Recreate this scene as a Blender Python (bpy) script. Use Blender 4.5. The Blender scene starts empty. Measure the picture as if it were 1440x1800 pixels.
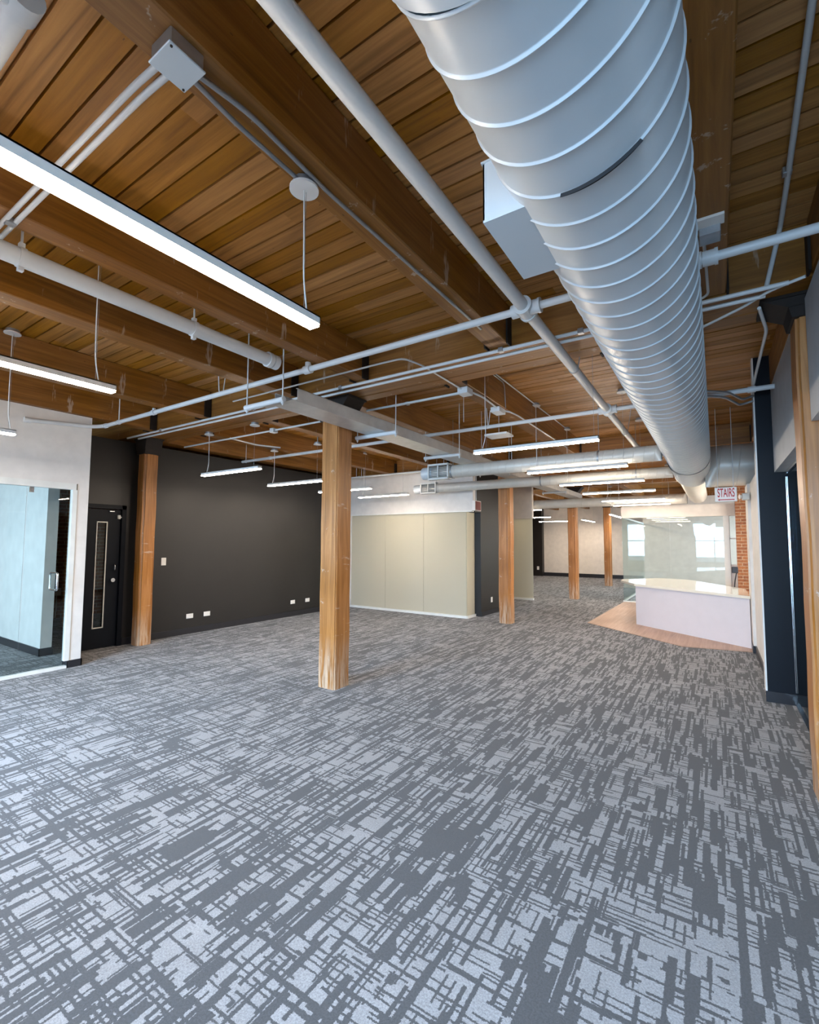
import bpy, bmesh, math, random
from mathutils import Vector, Matrix
random.seed(7)
sc = bpy.context.scene
col = sc.collection
rad = math.radians

# ------------------------------------------------------------------ camera
yaw, pit, rol = rad(33.24), rad(3.79), rad(0.25)
F = Vector((-math.sin(yaw)*math.cos(pit), math.cos(yaw)*math.cos(pit), math.sin(pit)))
R0 = Vector((math.cos(yaw), math.sin(yaw), 0)); U0 = R0.cross(F)
Rv = math.cos(rol)*R0 + math.sin(rol)*U0; Uv = -math.sin(rol)*R0 + math.cos(rol)*U0
cam = bpy.data.objects.new('camera', bpy.data.cameras.new('camera')); col.objects.link(cam)
mw = Matrix((Rv, Uv, -F)).transposed().to_4x4(); mw.translation = Vector((0, 0, 1.5))
cam.matrix_world = mw
cam.data.sensor_fit = 'HORIZONTAL'; cam.data.sensor_width = 36; cam.data.lens = 820/1440*36
cam.data.clip_start = 0.03; cam.data.clip_end = 200
sc.camera = cam

# ------------------------------------------------------------------ world, light, exposure
sc.view_settings.view_transform = 'Standard'; sc.view_settings.look = 'None'
sc.view_settings.gamma = 1.0; sc.view_settings.use_curve_mapping = False
sc.view_settings.exposure = 0.55
EMIT = 76.0          # pendant diffusers
w = bpy.data.worlds.new('world'); sc.world = w; w.use_nodes = True
wb = w.node_tree.nodes['Background']; wb.inputs[0].default_value = (0.55, 0.78, 1.0, 1); wb.inputs[1].default_value = 1.6

def daylight(name, loc, direction, sx, sy, power, color=(0.62, 0.82, 1.0)):
    """area light for daylight; those behind the camera stand at window openings"""
    l = bpy.data.lights.new(name, 'AREA'); l.shape = 'RECTANGLE'; l.size = sx; l.size_y = sy
    l.energy = power; l.color = color; l.spread = rad(118)
    o = bpy.data.objects.new(name, l); col.objects.link(o); o.location = loc
    o.rotation_euler = Vector(direction).to_track_quat('-Z', 'Y').to_euler()
    return o
daylight('window_daylight', (-0.05, -1.80, 1.68), (-0.05, 1, -0.72), 1.7, 2.1, 205, (0.46, 0.71, 1.0))
daylight('window_daylight', (-4.3, -1.80, 1.68), (-0.05, 1, -0.72), 2.2, 2.1, 200, (0.46, 0.71, 1.0))
daylight('window_daylight', (-8.6, -1.80, 1.65), (0, 1, -0.15), 2.6, 2.0, 75, (0.55, 0.80, 1.0))
daylight('window_daylight', (2.6, 10.6, 1.9), (-1, 0.1, -0.25), 2.6, 1.6, 95, (1.0, 0.93, 0.84))  # area light added for the bright kitchen side; no opening modelled there
daylight('window_daylight', (2.2, 17.0, 1.7), (-1, 0, -0.1), 3.6, 1.8, 110, (0.75, 0.88, 1.0))  # area light beside the glass room; the right wall has no opening here

# ------------------------------------------------------------------ node helpers
def mat(name):
    m = bpy.data.materials.new(name); m.use_nodes = True
    nt = m.node_tree; b = nt.nodes['Principled BSDF']
    return m, nt, b
def N(nt, t, **k):
    n = nt.nodes.new(t)
    for a, v in k.items(): setattr(n, a, v)
    return n
def L(nt, a, b): nt.links.new(a, b)
def math_(nt, op, a, b=None, clamp=False):
    n = N(nt, 'ShaderNodeMath', operation=op, use_clamp=clamp)
    for i, v in enumerate((a, b)):
        if v is None: continue
        if isinstance(v, (int, float)): n.inputs[i].default_value = v
        else: L(nt, v, n.inputs[i])
    return n.outputs[0]
def ramp(nt, fac, stops):
    r = N(nt, 'ShaderNodeValToRGB'); L(nt, fac, r.inputs[0])
    e = r.color_ramp.elements
    while len(e) < len(stops): e.new(0.5)
    for i, (p, c) in enumerate(stops):
        e[i].position = p; e[i].color = (*c, 1) if len(c) == 3 else c
    return r.outputs[0]
def mixc(nt, fac, a, b, bt='MIX'):
    n = N(nt, 'ShaderNodeMix', data_type='RGBA', blend_type=bt)
    for s, v in ((n.inputs[0], fac), (n.inputs[6], a), (n.inputs[7], b)):
        if isinstance(v, (int, float)): s.default_value = v
        elif isinstance(v, tuple): s.default_value = (*v, 1)
        else: L(nt, v, s)
    return n.outputs[2]
def coords(nt, scale=(1, 1, 1), loc=(0, 0, 0)):
    tc = N(nt, 'ShaderNodeTexCoord'); mp = N(nt, 'ShaderNodeMapping')
    mp.inputs['Scale'].default_value = scale; mp.inputs['Location'].default_value = loc
    L(nt, tc.outputs['Object'], mp.inputs[0]); return mp.outputs[0]
def noise(nt, vec, scale=1, detail=3, rough=0.55, dist=0.0):
    n = N(nt, 'ShaderNodeTexNoise'); L(nt, vec, n.inputs['Vector'])
    n.inputs['Scale'].default_value = scale; n.inputs['Detail'].default_value = detail
    n.inputs['Roughness'].default_value = rough; n.inputs['Distortion'].default_value = dist
    return n.outputs['Fac']
def bump(nt, b, h, strength=0.3, dist=0.01):
    n = N(nt, 'ShaderNodeBump'); n.inputs['Strength'].default_value = strength; n.inputs['Distance'].default_value = dist
    L(nt, h, n.inputs['Height']); L(nt, n.outputs[0], b.inputs['Normal'])

def plain(name, c, rough=0.5, metal=0.0, var=0.06, vs=6.0, bmp=0.0, coat=0.0):
    m, nt, b = mat(name)
    v = noise(nt, coords(nt), vs, 4)
    L(nt, ramp(nt, v, [(0.3, tuple(x*(1-var) for x in c)), (0.7, tuple(min(1, x*(1+var)) for x in c))]), b.inputs['Base Color'])
    b.inputs['Roughness'].default_value = rough; b.inputs['Metallic'].default_value = metal
    if coat: b.inputs['Coat Weight'].default_value = coat
    if bmp: bump(nt, b, noise(nt, coords(nt), 180, 2), bmp, 0.002)
    return m

def wood(name, axis, dark, mid, light, rough=0.55, board=0, marks=0.0, base_wear=False, gs=1.0):
    """grain runs along axis; board>0: per-board tone, boards of that pitch across Y"""
    m, nt, b = mat(name)
    g = [16.0*gs]*3; g[axis] = 0.9*gs
    if board:
        tc = N(nt, 'ShaderNodeTexCoord'); sp = N(nt, 'ShaderNodeSeparateXYZ'); L(nt, tc.outputs['Object'], sp.inputs[0])
        row = math_(nt, 'FLOOR', math_(nt, 'DIVIDE', sp.outputs[1], board))
        wn = N(nt, 'ShaderNodeTexWhiteNoise', noise_dimensions='1D'); L(nt, row, wn.inputs['W'])
        xs = math_(nt, 'FLOOR', math_(nt, 'ADD', math_(nt, 'DIVIDE', sp.outputs[0], 3.1), math_(nt, 'MULTIPLY', wn.outputs[0], 9.0)))
        wn2 = N(nt, 'ShaderNodeTexWhiteNoise', noise_dimensions='2D'); cb = N(nt, 'ShaderNodeCombineXYZ')
        L(nt, row, cb.inputs[0]); L(nt, xs, cb.inputs[1]); L(nt, cb.outputs[0], wn2.inputs['Vector'])
        tone = wn2.outputs['Value']
        mp = N(nt, 'ShaderNodeMapping'); L(nt, tc.outputs['Object'], mp.inputs[0]); mp.inputs['Scale'].default_value = g
        sh = N(nt, 'ShaderNodeCombineXYZ'); L(nt, math_(nt, 'MULTIPLY', tone, 40), sh.inputs[0]); L(nt, math_(nt, 'MULTIPLY', tone, 17), sh.inputs[2])
        va = N(nt, 'ShaderNodeVectorMath', operation='ADD'); L(nt, mp.outputs[0], va.inputs[0]); L(nt, sh.outputs[0], va.inputs[1])
        vec = va.outputs[0]
    else:
        vec = coords(nt, tuple(g)); tone = noise(nt, coords(nt), 1.3, 1)
    a = noise(nt, vec, 1.0, 5, 0.6, 1.1)
    g2 = [60.0]*3; g2[axis] = 1.6
    c = noise(nt, coords(nt, tuple(g2)), 1.0, 3, 0.6, 0.3)
    f = math_(nt, 'ADD', math_(nt, 'MULTIPLY', a, 0.72), math_(nt, 'MULTIPLY', c, 0.28))
    colr = ramp(nt, f, [(0.30, dark), (0.50, mid), (0.68, light)])
    hs = N(nt, 'ShaderNodeHueSaturation'); L(nt, colr, hs.inputs['Color'])
    L(nt, math_(nt, 'ADD', math_(nt, 'MULTIPLY', tone, 0.45 if board else 0.5), 0.78 if board else 0.76), hs.inputs['Value'])
    L(nt, math_(nt, 'ADD', math_(nt, 'MULTIPLY', tone, -0.25), 1.12), hs.inputs['Saturation'])
    out = hs.outputs[0]
    # knots
    vo = N(nt, 'ShaderNodeTexVoronoi'); k = [2.6]*3; k[axis] = 1.0; L(nt, coords(nt, tuple(k), (3.3, 1.7, 0.4)), vo.inputs['Vector'])
    kn = math_(nt, 'LESS_THAN', vo.outputs['Distance'], 0.040)
    out = mixc(nt, math_(nt, 'MULTIPLY', kn, 0.65), out, tuple(x*0.22 for x in mid))
    if marks:
        st = [9.0, 9.0, 9.0]; st[2 if axis != 2 else 1] = 1.6
        mk = noise(nt, coords(nt, tuple(st), (7.1, 2.2, 5.5)), 1.0, 4, 0.75)
        mk = ramp(nt, mk, [(0.625, (0, 0, 0)), (0.68, (1, 1, 1))])
        out = mixc(nt, math_(nt, 'MULTIPLY', mk, marks), out, (0.60, 0.50, 0.40))
    if base_wear:
        tc = N(nt, 'ShaderNodeTexCoord'); sp = N(nt, 'ShaderNodeSeparateXYZ'); L(nt, tc.outputs['Object'], sp.inputs[0])
        fz = math_(nt, 'SUBTRACT', 1.0, math_(nt, 'DIVIDE', sp.outputs[2], 0.55), True)
        wv = math_(nt, 'MULTIPLY', fz, ramp(nt, noise(nt, coords(nt, (30, 30, 2.2)), 1, 4, 0.7), [(0.42, (0, 0, 0)), (0.62, (1, 1, 1))]))
        out = mixc(nt, math_(nt, 'MULTIPLY', wv, 0.75), out, (0.72, 0.60, 0.46))
    L(nt, out, b.inputs['Base Color'])
    b.inputs['Roughness'].default_value = rough
    bump(nt, b, f, 0.25, 0.004)
    return m

M = {}
BD, BM_, BL = (0.140, 0.054, 0.006), (0.25, 0.102, 0.014), (0.36, 0.160, 0.028)
M['beam_y'] = wood('beam_timber_lengthwise', 1, BD, BM_, BL, 0.5, marks=0.55)
M['beam_x'] = wood('beam_timber_crosswise', 0, BD, BM_, BL, 0.5, marks=0.4)
M['post'] = wood('post_timber', 2, (0.20, 0.078, 0.013), (0.36, 0.142, 0.030), (0.50, 0.225, 0.062), 0.42, marks=0.5, base_wear=True)
M['plank'] = wood('ceiling_planks', 0, (0.185, 0.075, 0.008), (0.36, 0.155, 0.020), (0.48, 0.225, 0.036), 0.5, board=0.1147)
M['laminate'] = wood('laminate_floor', 1, (0.28, 0.17, 0.115), (0.37, 0.235, 0.165), (0.46, 0.31, 0.23), 0.4)
M['white_wall'] = plain('white_wall_paint', (0.72, 0.70, 0.67), 0.6, bmp=0.05)
M['cream_wall'] = plain('cream_wall_paint', (0.70, 0.64, 0.57), 0.6)
M['grey_wall'] = plain('grey_wall_paint', (0.50, 0.53, 0.56), 0.55)
M['black_wall'] = plain('black_wall_paint', (0.013, 0.0115, 0.0105), 0.45, var=0.1, vs=3)
M['navy_wall'] = plain('navy_wall_paint', (0.0035, 0.0055, 0.010), 0.5, var=0.08)
M['navy_wall'].node_tree.nodes['Principled BSDF'].inputs['Specular IOR Level'].default_value = 0.2
M['baseboard'] = plain('black_rubber_base', (0.018, 0.018, 0.022), 0.35)
M['pipe'] = plain('white_pipe_paint', (0.66, 0.69, 0.70), 0.38, var=0.04)
M['duct'] = plain('duct_paint', (0.66, 0.73, 0.77), 0.33, 0.15, var=0.03, vs=2.0)
M['cream_duct'] = plain('cream_duct_paint', (0.66, 0.64, 0.58), 0.38, 0.1, var=0.04)
M['tray'] = plain('galvanised_sheet', (0.62, 0.62, 0.60), 0.34, 0.35, var=0.1, vs=9)
M['steel'] = plain('zinc_conduit', (0.40, 0.42, 0.44), 0.38, 0.7, var=0.12, vs=14)
M['chrome'] = plain('brushed_steel', (0.72, 0.74, 0.76), 0.22, 1.0)
M['iron'] = plain('dark_cast_iron', (0.016, 0.010, 0.007), 0.7, 0.1, var=0.2, vs=20)
M['plastic'] = plain('white_plastic', (0.80, 0.79, 0.76), 0.4)
M['housing'] = plain('white_lamp_housing', (0.72, 0.71, 0.68), 0.45)
M['dark_plastic'] = plain('dark_plastic', (0.02, 0.02, 0.025), 0.4)
M['quartz'] = plain('white_quartz', (0.80, 0.76, 0.66), 0.10, var=0.03, vs=30, coat=0.4)
M['panel'] = plain('pale_panel', (0.66, 0.63, 0.67), 0.45, var=0.02)
M['red'] = plain('sign_red', (0.48, 0.02, 0.02), 0.5)
M['pale_red'] = plain('sign_faded_red', (0.24, 0.055, 0.05), 0.5)
M['sign_white'] = plain('sign_white', (0.82, 0.78, 0.74), 0.45)
M['gap'] = plain('duct_joint_gap', (0.01, 0.01, 0.012), 0.8)
M['grille'] = plain('vent_white', (0.74, 0.75, 0.72), 0.4)

def emission(name, c, s):
    m, nt, b = mat(name); nt.nodes.remove(b)
    e = N(nt, 'ShaderNodeEmission'); e.inputs[0].default_value = (*c, 1); e.inputs[1].default_value = s
    L(nt, e.outputs[0], nt.nodes['Material Output'].inputs[0]); return m
M['lamp'] = emission('lamp_diffuser', (1.0, 0.84, 0.68), EMIT)
M['sky_pane'] = None

def clear_glass(name, tint=(0.93, 0.965, 0.96), refl=0.6):
    m, nt, b = mat(name); nt.nodes.remove(b)
    t = N(nt, 'ShaderNodeBsdfTransparent'); t.inputs[0].default_value = (*tint, 1)
    g = N(nt, 'ShaderNodeBsdfGlossy'); g.inputs['Roughness'].default_value = 0.01; g.inputs[0].default_value = (0.95, 1, 1, 1)
    fr = N(nt, 'ShaderNodeFresnel'); fr.inputs[0].default_value = 1.5
    mx = N(nt, 'ShaderNodeMixShader'); L(nt, math_(nt, 'MULTIPLY', fr.outputs[0], refl), mx.inputs[0])
    L(nt, t.outputs[0], mx.inputs[1]); L(nt, g.outputs[0], mx.inputs[2])
    L(nt, mx.outputs[0], nt.nodes['Material Output'].inputs[0]); return m
M['glass'] = clear_glass('clear_glass')
M['dark_glass'] = clear_glass('dark_glass', (0.30, 0.34, 0.38), 0.9)

def frosted(name):
    m, nt, b = mat(name); nt.nodes.remove(b)
    d = N(nt, 'ShaderNodeBsdfDiffuse'); d.inputs[0].default_value = (0.68, 0.65, 0.54, 1)
    t = N(nt, 'ShaderNodeBsdfTranslucent'); t.inputs[0].default_value = (0.95, 0.92, 0.76, 1)
    g = N(nt, 'ShaderNodeBsdfGlossy'); g.inputs['Roughness'].default_value = 0.06
    m1 = N(nt, 'ShaderNodeMixShader'); m1.inputs[0].default_value = 0.42; L(nt, d.outputs[0], m1.inputs[1]); L(nt, t.outputs[0], m1.inputs[2])
    fr = N(nt, 'ShaderNodeFresnel'); fr.inputs[0].default_value = 1.45
    m2 = N(nt, 'ShaderNodeMixShader'); L(nt, fr.outputs[0], m2.inputs[0]); L(nt, m1.outputs[0], m2.inputs[1]); L(nt, g.outputs[0], m2.inputs[2])
    L(nt, m2.outputs[0], nt.nodes['Material Output'].inputs[0]); return m
M['frosted'] = frosted('frosted_glass')

def brick(name):
    m, nt, b = mat(name)
    tc = N(nt, 'ShaderNodeTexCoord'); sp = N(nt, 'ShaderNodeSeparateXYZ'); L(nt, tc.outputs['Object'], sp.inputs[0])
    cb = N(nt, 'ShaderNodeCombineXYZ'); L(nt, math_(nt, 'ADD', sp.outputs[0], sp.outputs[1]), cb.inputs[0]); L(nt, sp.outputs[2], cb.inputs[1])
    bt = N(nt, 'ShaderNodeTexBrick'); L(nt, cb.outputs[0], bt.inputs['Vector'])
    bt.inputs['Scale'].default_value = 1.0; bt.inputs['Brick Width'].default_value = 0.21; bt.inputs['Row Height'].default_value = 0.072
    bt.inputs['Mortar Size'].default_value = 0.007; bt.inputs['Color1'].default_value = (0.42, 0.17, 0.07, 1)
    bt.inputs['Color2'].default_value = (0.28, 0.10, 0.045, 1); bt.inputs['Mortar'].default_value = (0.50, 0.36, 0.24, 1)
    v = noise(nt, coords(nt), 22, 4)
    L(nt, mixc(nt, 0.5, bt.outputs[0], ramp(nt, v, [(0.3, (0.25, 0.25, 0.25)), (0.7, (1, 1, 1))]), 'MULTIPLY'), b.inputs['Base Color'])
    b.inputs['Roughness'].default_value = 0.85; bump(nt, b, bt.outputs['Fac'], -0.5, 0.01); return m
M['brick'] = brick('brick_wall')

def carpet(name):
    m, nt, b = mat(name)
    tc = N(nt, 'ShaderNodeTexCoord')
    wob = N(nt, 'ShaderNodeTexNoise'); wob.inputs['Scale'].default_value = 70; wob.inputs['Detail'].default_value = 2
    L(nt, tc.outputs['Object'], wob.inputs['Vector'])
    wv = N(nt, 'ShaderNodeVectorMath', operation='MULTIPLY_ADD'); L(nt, wob.outputs['Color'], wv.inputs[0])
    wv.inputs[1].default_value = (0.008, 0.008, 0); wv.inputs[2].default_value = (0, 0, 0)
    ad = N(nt, 'ShaderNodeVectorMath', operation='ADD'); L(nt, tc.outputs['Object'], ad.inputs[0]); L(nt, wv.outputs[0], ad.inputs[1])
    wob2 = N(nt, 'ShaderNodeTexNoise'); wob2.inputs['Scale'].default_value = 330; wob2.inputs['Detail'].default_value = 1
    L(nt, tc.outputs['Object'], wob2.inputs['Vector'])
    wv2 = N(nt, 'ShaderNodeVectorMath', operation='MULTIPLY_ADD'); L(nt, wob2.outputs['Color'], wv2.inputs[0]); wv2.inputs[1].default_value = (0.010, 0.010, 0); L(nt, ad.outputs[0], wv2.inputs[2])
    sp = N(nt, 'ShaderNodeSeparateXYZ'); L(nt, wv2.outputs[0], sp.inputs[0]); X, Y = sp.outputs[0], sp.outputs[1]
    def wn(*vals):
        cb = N(nt, 'ShaderNodeCombineXYZ')
        for i, v in enumerate(vals):
            if isinstance(v, (int, float)): cb.inputs[i].default_value = v
            else: L(nt, v, cb.inputs[i])
        n = N(nt, 'ShaderNodeTexWhiteNoise', noise_dimensions='3D'); L(nt, cb.outputs[0], n.inputs['Vector']); return n.outputs['Value']
    # carpet tile id (0.5 m) shifts the pattern per tile
    tx = math_(nt, 'FLOOR', math_(nt, 'DIVIDE', X, 0.5)); ty = math_(nt, 'FLOOR', math_(nt, 'DIVIDE', Y, 1.0))
    tv = wn(tx, ty, 3.0)
    def stretched(sx, sy, z):
        cb = N(nt, 'ShaderNodeCombineXYZ'); L(nt, math_(nt, 'MULTIPLY', X, sx), cb.inputs[0]); L(nt, math_(nt, 'MULTIPLY', Y, sy), cb.inputs[1])
        L(nt, math_(nt, 'ADD', math_(nt, 'MULTIPLY', tv, 7.0), z), cb.inputs[2]); return cb.outputs[0]
    # rectangular strokes: long ones run along Y, thin short ones cross them
    def cells(P, Q, cw, cl, z):
        cx = math_(nt, 'FLOOR', math_(nt, 'DIVIDE', P, cw))
        off = wn(cx, tv, z)
        cy = math_(nt, 'FLOOR', math_(nt, 'ADD', math_(nt, 'DIVIDE', Q, cl), math_(nt, 'MULTIPLY', off, 5.0)))
        return wn(cx, cy, z+1.0)
    big = noise(nt, stretched(2.2, 1.6, 20), 1, 2, 0.5)
    def dark(v, th, k):
        # dark where v < th + k*(big-0.5)
        t = math_(nt, 'ADD', math_(nt, 'MULTIPLY', math_(nt, 'SUBTRACT', big, 0.5), k), th)
        return math_(nt, 'GREATER_THAN', v, t)
    f = dark(cells(X, Y, 0.031, 0.27, 1.0), 0.235, 0.22)
    for args in ((X, Y, 0.0165, 0.20, 5.0, 0.225, 0.2), (X, Y, 0.0085, 0.12, 9.0, 0.11, 0.2), (Y, X, 0.0105, 0.30, 13.0, 0.155, 0.3), (Y, X, 0.0075, 0.16, 17.0, 0.10, 0.2)):
        f = math_(nt, 'MULTIPLY', f, dark(cells(*args[:5]), args[5], args[6]))
    fib = noise(nt, coords(nt, (1, 1, 1)), 420, 3, 0.8)
    fib2 = noise(nt, coords(nt, (1, 1, 1)), 140, 2, 0.6)
    lightc = mixc(nt, noise(nt, stretched(9, 6, 40), 1, 2), (0.235, 0.233, 0.24), (0.36, 0.36, 0.375))
    c = mixc(nt, f, (0.056, 0.056, 0.060), lightc)
    c = mixc(nt, 0.85, c, ramp(nt, math_(nt, 'ADD', math_(nt, 'MULTIPLY', fib, 0.6), math_(nt, 'MULTIPLY', fib2, 0.4)), [(0.36, (0.30, 0.30, 0.30)), (0.62, (1.1, 1.1, 1.1))]), 'MULTIPLY')
    L(nt, c, b.inputs['Base Color']); b.inputs['Roughness'].default_value = 0.95
    b.inputs['Sheen Weight'].default_value = 0.15
    bump(nt, b, fib, 0.6, 0.004)
    return m
M['carpet'] = carpet('patterned_carpet')

# ------------------------------------------------------------------ geometry helpers
class G:
    def __init__(s): s.v, s.f, s.sm = [], [], []
    def add(s, vs, fs, smooth=False):
        o = len(s.v); s.v += [tuple(x) for x in vs]
        for f in fs: s.f.append([o+i for i in f]); s.sm.append(smooth)
    def box(s, x0, x1, y0, y1, z0, z1):
        x0, x1 = sorted((x0, x1)); y0, y1 = sorted((y0, y1)); z0, z1 = sorted((z0, z1))
        s.add([(x0,y0,z0),(x1,y0,z0),(x1,y1,z0),(x0,y1,z0),(x0,y0,z1),(x1,y0,z1),(x1,y1,z1),(x0,y1,z1)],
              [(0,3,2,1),(4,5,6,7),(0,1,5,4),(1,2,6,5),(2,3,7,6),(3,0,4,7)]); return s
    def bevbox(s, x0, x1, y0, y1, z0, z1, r=0.01, seg=2):
        bm = bmesh.new(); bmesh.ops.create_cube(bm, size=1)
        for v in bm.verts:
            v.co = Vector(((x0+x1)/2+v.co.x*abs(x1-x0), (y0+y1)/2+v.co.y*abs(y1-y0), (z0+z1)/2+v.co.z*abs(z1-z0)))
        bmesh.ops.bevel(bm, geom=list(bm.edges), offset=r, segments=seg, affect='EDGES', profile=0.5)
        bm.verts.index_update(); s.add([v.co for v in bm.verts], [[v.index for v in f.verts] for f in bm.faces]); bm.free(); return s
    def prism(s, pts, z0, z1):
        n = len(pts); s.add([(x, y, z0) for x, y in pts]+[(x, y, z1) for x, y in pts],
              [list(range(n))[::-1], [n+i for i in range(n)]]+[[i, (i+1) % n, n+(i+1) % n, n+i] for i in range(n)]); return s
    def frustum(s, x, y, z0, z1, a0, b0, a1, b1):
        s.add([(x-a0,y-b0,z0),(x+a0,y-b0,z0),(x+a0,y+b0,z0),(x-a0,y+b0,z0),(x-a1,y-b1,z1),(x+a1,y-b1,z1),(x+a1,y+b1,z1),(x-a1,y+b1,z1)],
              [(0,3,2,1),(4,5,6,7),(0,1,5,4),(1,2,6,5),(2,3,7,6),(3,0,4,7)]); return s
    def tube(s, pts, r, seg=12, fillet=0.0, cap=True):
        P = [Vector(p) for p in pts]
        if fillet > 0 and len(P) > 2:
            Q = [P[0]]
            for i in range(1, len(P)-1):
                a, b, c = P[i-1], P[i], P[i+1]
                d = min(fillet, (a-b).length*0.45, (c-b).length*0.45)
                p0 = b+(a-b).normalized()*d; p1 = b+(c-b).normalized()*d
                for k in range(6):
                    t = k/5; Q.append((1-t)**2*p0+2*t*(1-t)*b+t*t*p1)
            Q.append(P[-1]); P = Q
        rr = r if isinstance(r, (list, tuple)) else [r]*len(P)
        t0 = (P[1]-P[0]).normalized(); up = Vector((0, 0, 1)) if abs(t0.z) < 0.9 else Vector((0, 1, 0))
        n = t0.cross(up).normalized(); rings = []
        for i, p in enumerate(P):
            t = ((P[min(i+1, len(P)-1)]-P[max(i-1, 0)])).normalized()
            n = (n-t*n.dot(t)).normalized(); bb = t.cross(n)
            rings.append([p+(n*math.cos(2*math.pi*k/seg)+bb*math.sin(2*math.pi*k/seg))*rr[i] for k in range(seg)])
        vs = [v for rg in rings for v in rg]
        fs = [[i*seg+k, i*seg+(k+1) % seg, (i+1)*seg+(k+1) % seg, (i+1)*seg+k] for i in range(len(P)-1) for k in range(seg)]
        s.add(vs, fs, True)
        if cap: s.add(rings[0], [list(range(seg))[::-1]]); s.add(rings[-1], [list(range(seg))])
        return s
    def cyl(s, a, b, r, seg=16): return s.tube([a, b], r, seg)
    def obj(s, name, m, parent=None, label=None):
        me = bpy.data.meshes.new(name)
        off = Vector((0, 0, 0)); p = parent
        while p is not None: off += Vector(p.location); p = p.parent
        me.from_pydata([(x-off.x, y-off.y, z-off.z) for x, y, z in s.v], [], s.f)
        for i, sm in enumerate(s.sm): me.polygons[i].use_smooth = sm
        bm = bmesh.new(); bm.from_mesh(me)
        bmesh.ops.recalc_face_normals(bm, faces=bm.faces); bm.to_mesh(me); bm.free()
        me.materials.append(m)
        o = bpy.data.objects.new(name, me); col.objects.link(o)
        if parent: o.parent = parent
        if label: o['label'] = label
        return o
def thing(name, label, cat, loc, group=None):
    o = bpy.data.objects.new(name, None); col.objects.link(o); o.location = loc; o.empty_display_size = 0.05
    o['label'] = label; o['category'] = cat
    if group: o['group'] = group
    return o
def tag(o, label, cat, group=None):
    o['label'] = label; o['category'] = cat
    if group: o['group'] = group
    return o
def struct(o, label=None, cat=None):
    o['kind'] = 'structure'
    o['label'] = label; o['category'] = cat
    return o

# ------------------------------------------------------------------ the setting
ZB, ZC = 3.05, 3.37          # underside of beams, underside of planks
# floor (carpet) with the laminate area cut out as a thin slab on top
struct(G().box(-11.2, 4.2, -1.6, 26.2, -0.12, 0.0).obj('floor', M['carpet']), 'grey patterned carpet floor with streaky light patches', 'floor')
# ceiling: planks with real joints
g = G(); pitch = 0.1147; y = -1.6; i = 0
y = math.floor(-1.6/pitch)*pitch
while y < 26.2:
    dz = random.uniform(-0.002, 0.002); gp = 0.0035 + random.random()*0.004; z = ZC+dz
    g.add([(-11.2, y+gp, z), (4.2, y+gp, z), (4.2, y+pitch-gp, z), (-11.2, y+pitch-gp, z)], [(0, 1, 2, 3)])
    g.add([(-11.2, y+gp, z), (4.2, y+gp, z), (4.2, y+gp, z+0.03), (-11.2, y+gp, z+0.03)], [(0, 1, 2, 3)])
    g.add([(-11.2, y+pitch-gp, z), (4.2, y+pitch-gp, z), (4.2, y+pitch-gp, z+0.03), (-11.2, y+pitch-gp, z+0.03)], [(0, 1, 2, 3)])
    y += pitch
g.box(-11.2, 4.2, -1.6, 26.2, ZC+0.028, ZC+0.2)
struct(g.obj('ceiling', M['plank']), 'brown timber plank ceiling', 'ceiling')

# wall behind the camera with tall windows
g = G(); g.box(-11.2, 4.2, -1.75, -1.6, 0, 0.55); g.box(-11.2, 4.2, -1.75, -1.6, 2.75, ZC+0.2)
for a, b in ((-11.2, -10.0), (-7.2, -5.4), (-3.2, -0.9), (0.8, 4.2)): g.box(a, b, -1.75, -1.6, 0.55, 2.75)
struct(g.obj('wall_back', M['brick']), 'brick wall with tall windows behind the camera', 'wall')
for n, (a, b) in enumerate(((-10.0, -7.2), (-5.4, -3.2), (-0.9, 0.8))):
    g = G(); k = 0.05
    for x in (a, (a+b)/2-k/2, b-k): g.box(x, x+k, -1.72, -1.66, 0.55, 2.75)
    for z in (0.55, 1.65, 2.70): g.box(a, b, -1.72, -1.66, z, z+k)
    o = struct(g.obj('window_%d' % (n+1), M['dark_plastic']), 'dark framed window in the wall behind the camera', 'window')

# far left brick wall (seen through the glass) and far white wall
struct(G().box(-11.2, -10.85, -1.6, 26.2, 0, ZC+0.2).obj('wall_left', M['brick']), 'brick outer wall seen through the left glass door', 'wall')
struct(G().box(-11.2, 4.2, 21.85, 22.05, 0, ZC+0.2).obj('wall_far', M['cream_wall']), 'cream wall at the far end behind the last posts', 'wall')
struct(G().box(-6.75, -2.0, 21.80, 21.845, 0, 0.16).obj('baseboard_far', M['baseboard']), 'black baseboard under the far cream wall', 'baseboard')
struct(G().box(-10.8, -6.75, 21.55, 21.84, 0, ZC).obj('wall_far_left', M['black_wall']), 'dark wall at the far left end of the corridor', 'wall')
struct(G().box(4.05, 4.2, -1.6, 21.85, 0, ZC+0.2).obj('wall_right', M['white_wall']), 'outer wall beyond the right partition', 'wall')

# ---- left white partition with glass door
XW = -6.5
g = G()
g.box(XW-0.12, XW, -1.6, 2.64, 2.20, ZB-0.005)
g.box(XW-0.12, XW, 2.52, 2.64, 0, 2.20)
struct(g.obj('wall_left_white', M['white_wall']), 'white wall above and beside the glass door on the left', 'wall')
g = G(); g.box(XW, XW+0.012, 2.50, 2.652, 0, 0.085); g.box(XW-0.12, XW+0.012, 2.64, 2.652, 0, 0.085); g.box(XW-0.12, XW+0.012, 2.492, 2.503, 0, 0.085)
struct(g.obj('baseboard_left', M['baseboard']), 'black baseboard wrapped round the foot of the white wall end', 'baseboard')
g = G(); g.box(XW-0.06, XW+0.015, -1.6, 2.50, 2.125, 2.20)
g.box(XW-0.06, XW+0.010, 2.465, 2.515, 0.085, 2.125); g.box(XW-0.06, XW+0.012, -1.6, 2.50, 0.0, 0.03)
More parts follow.
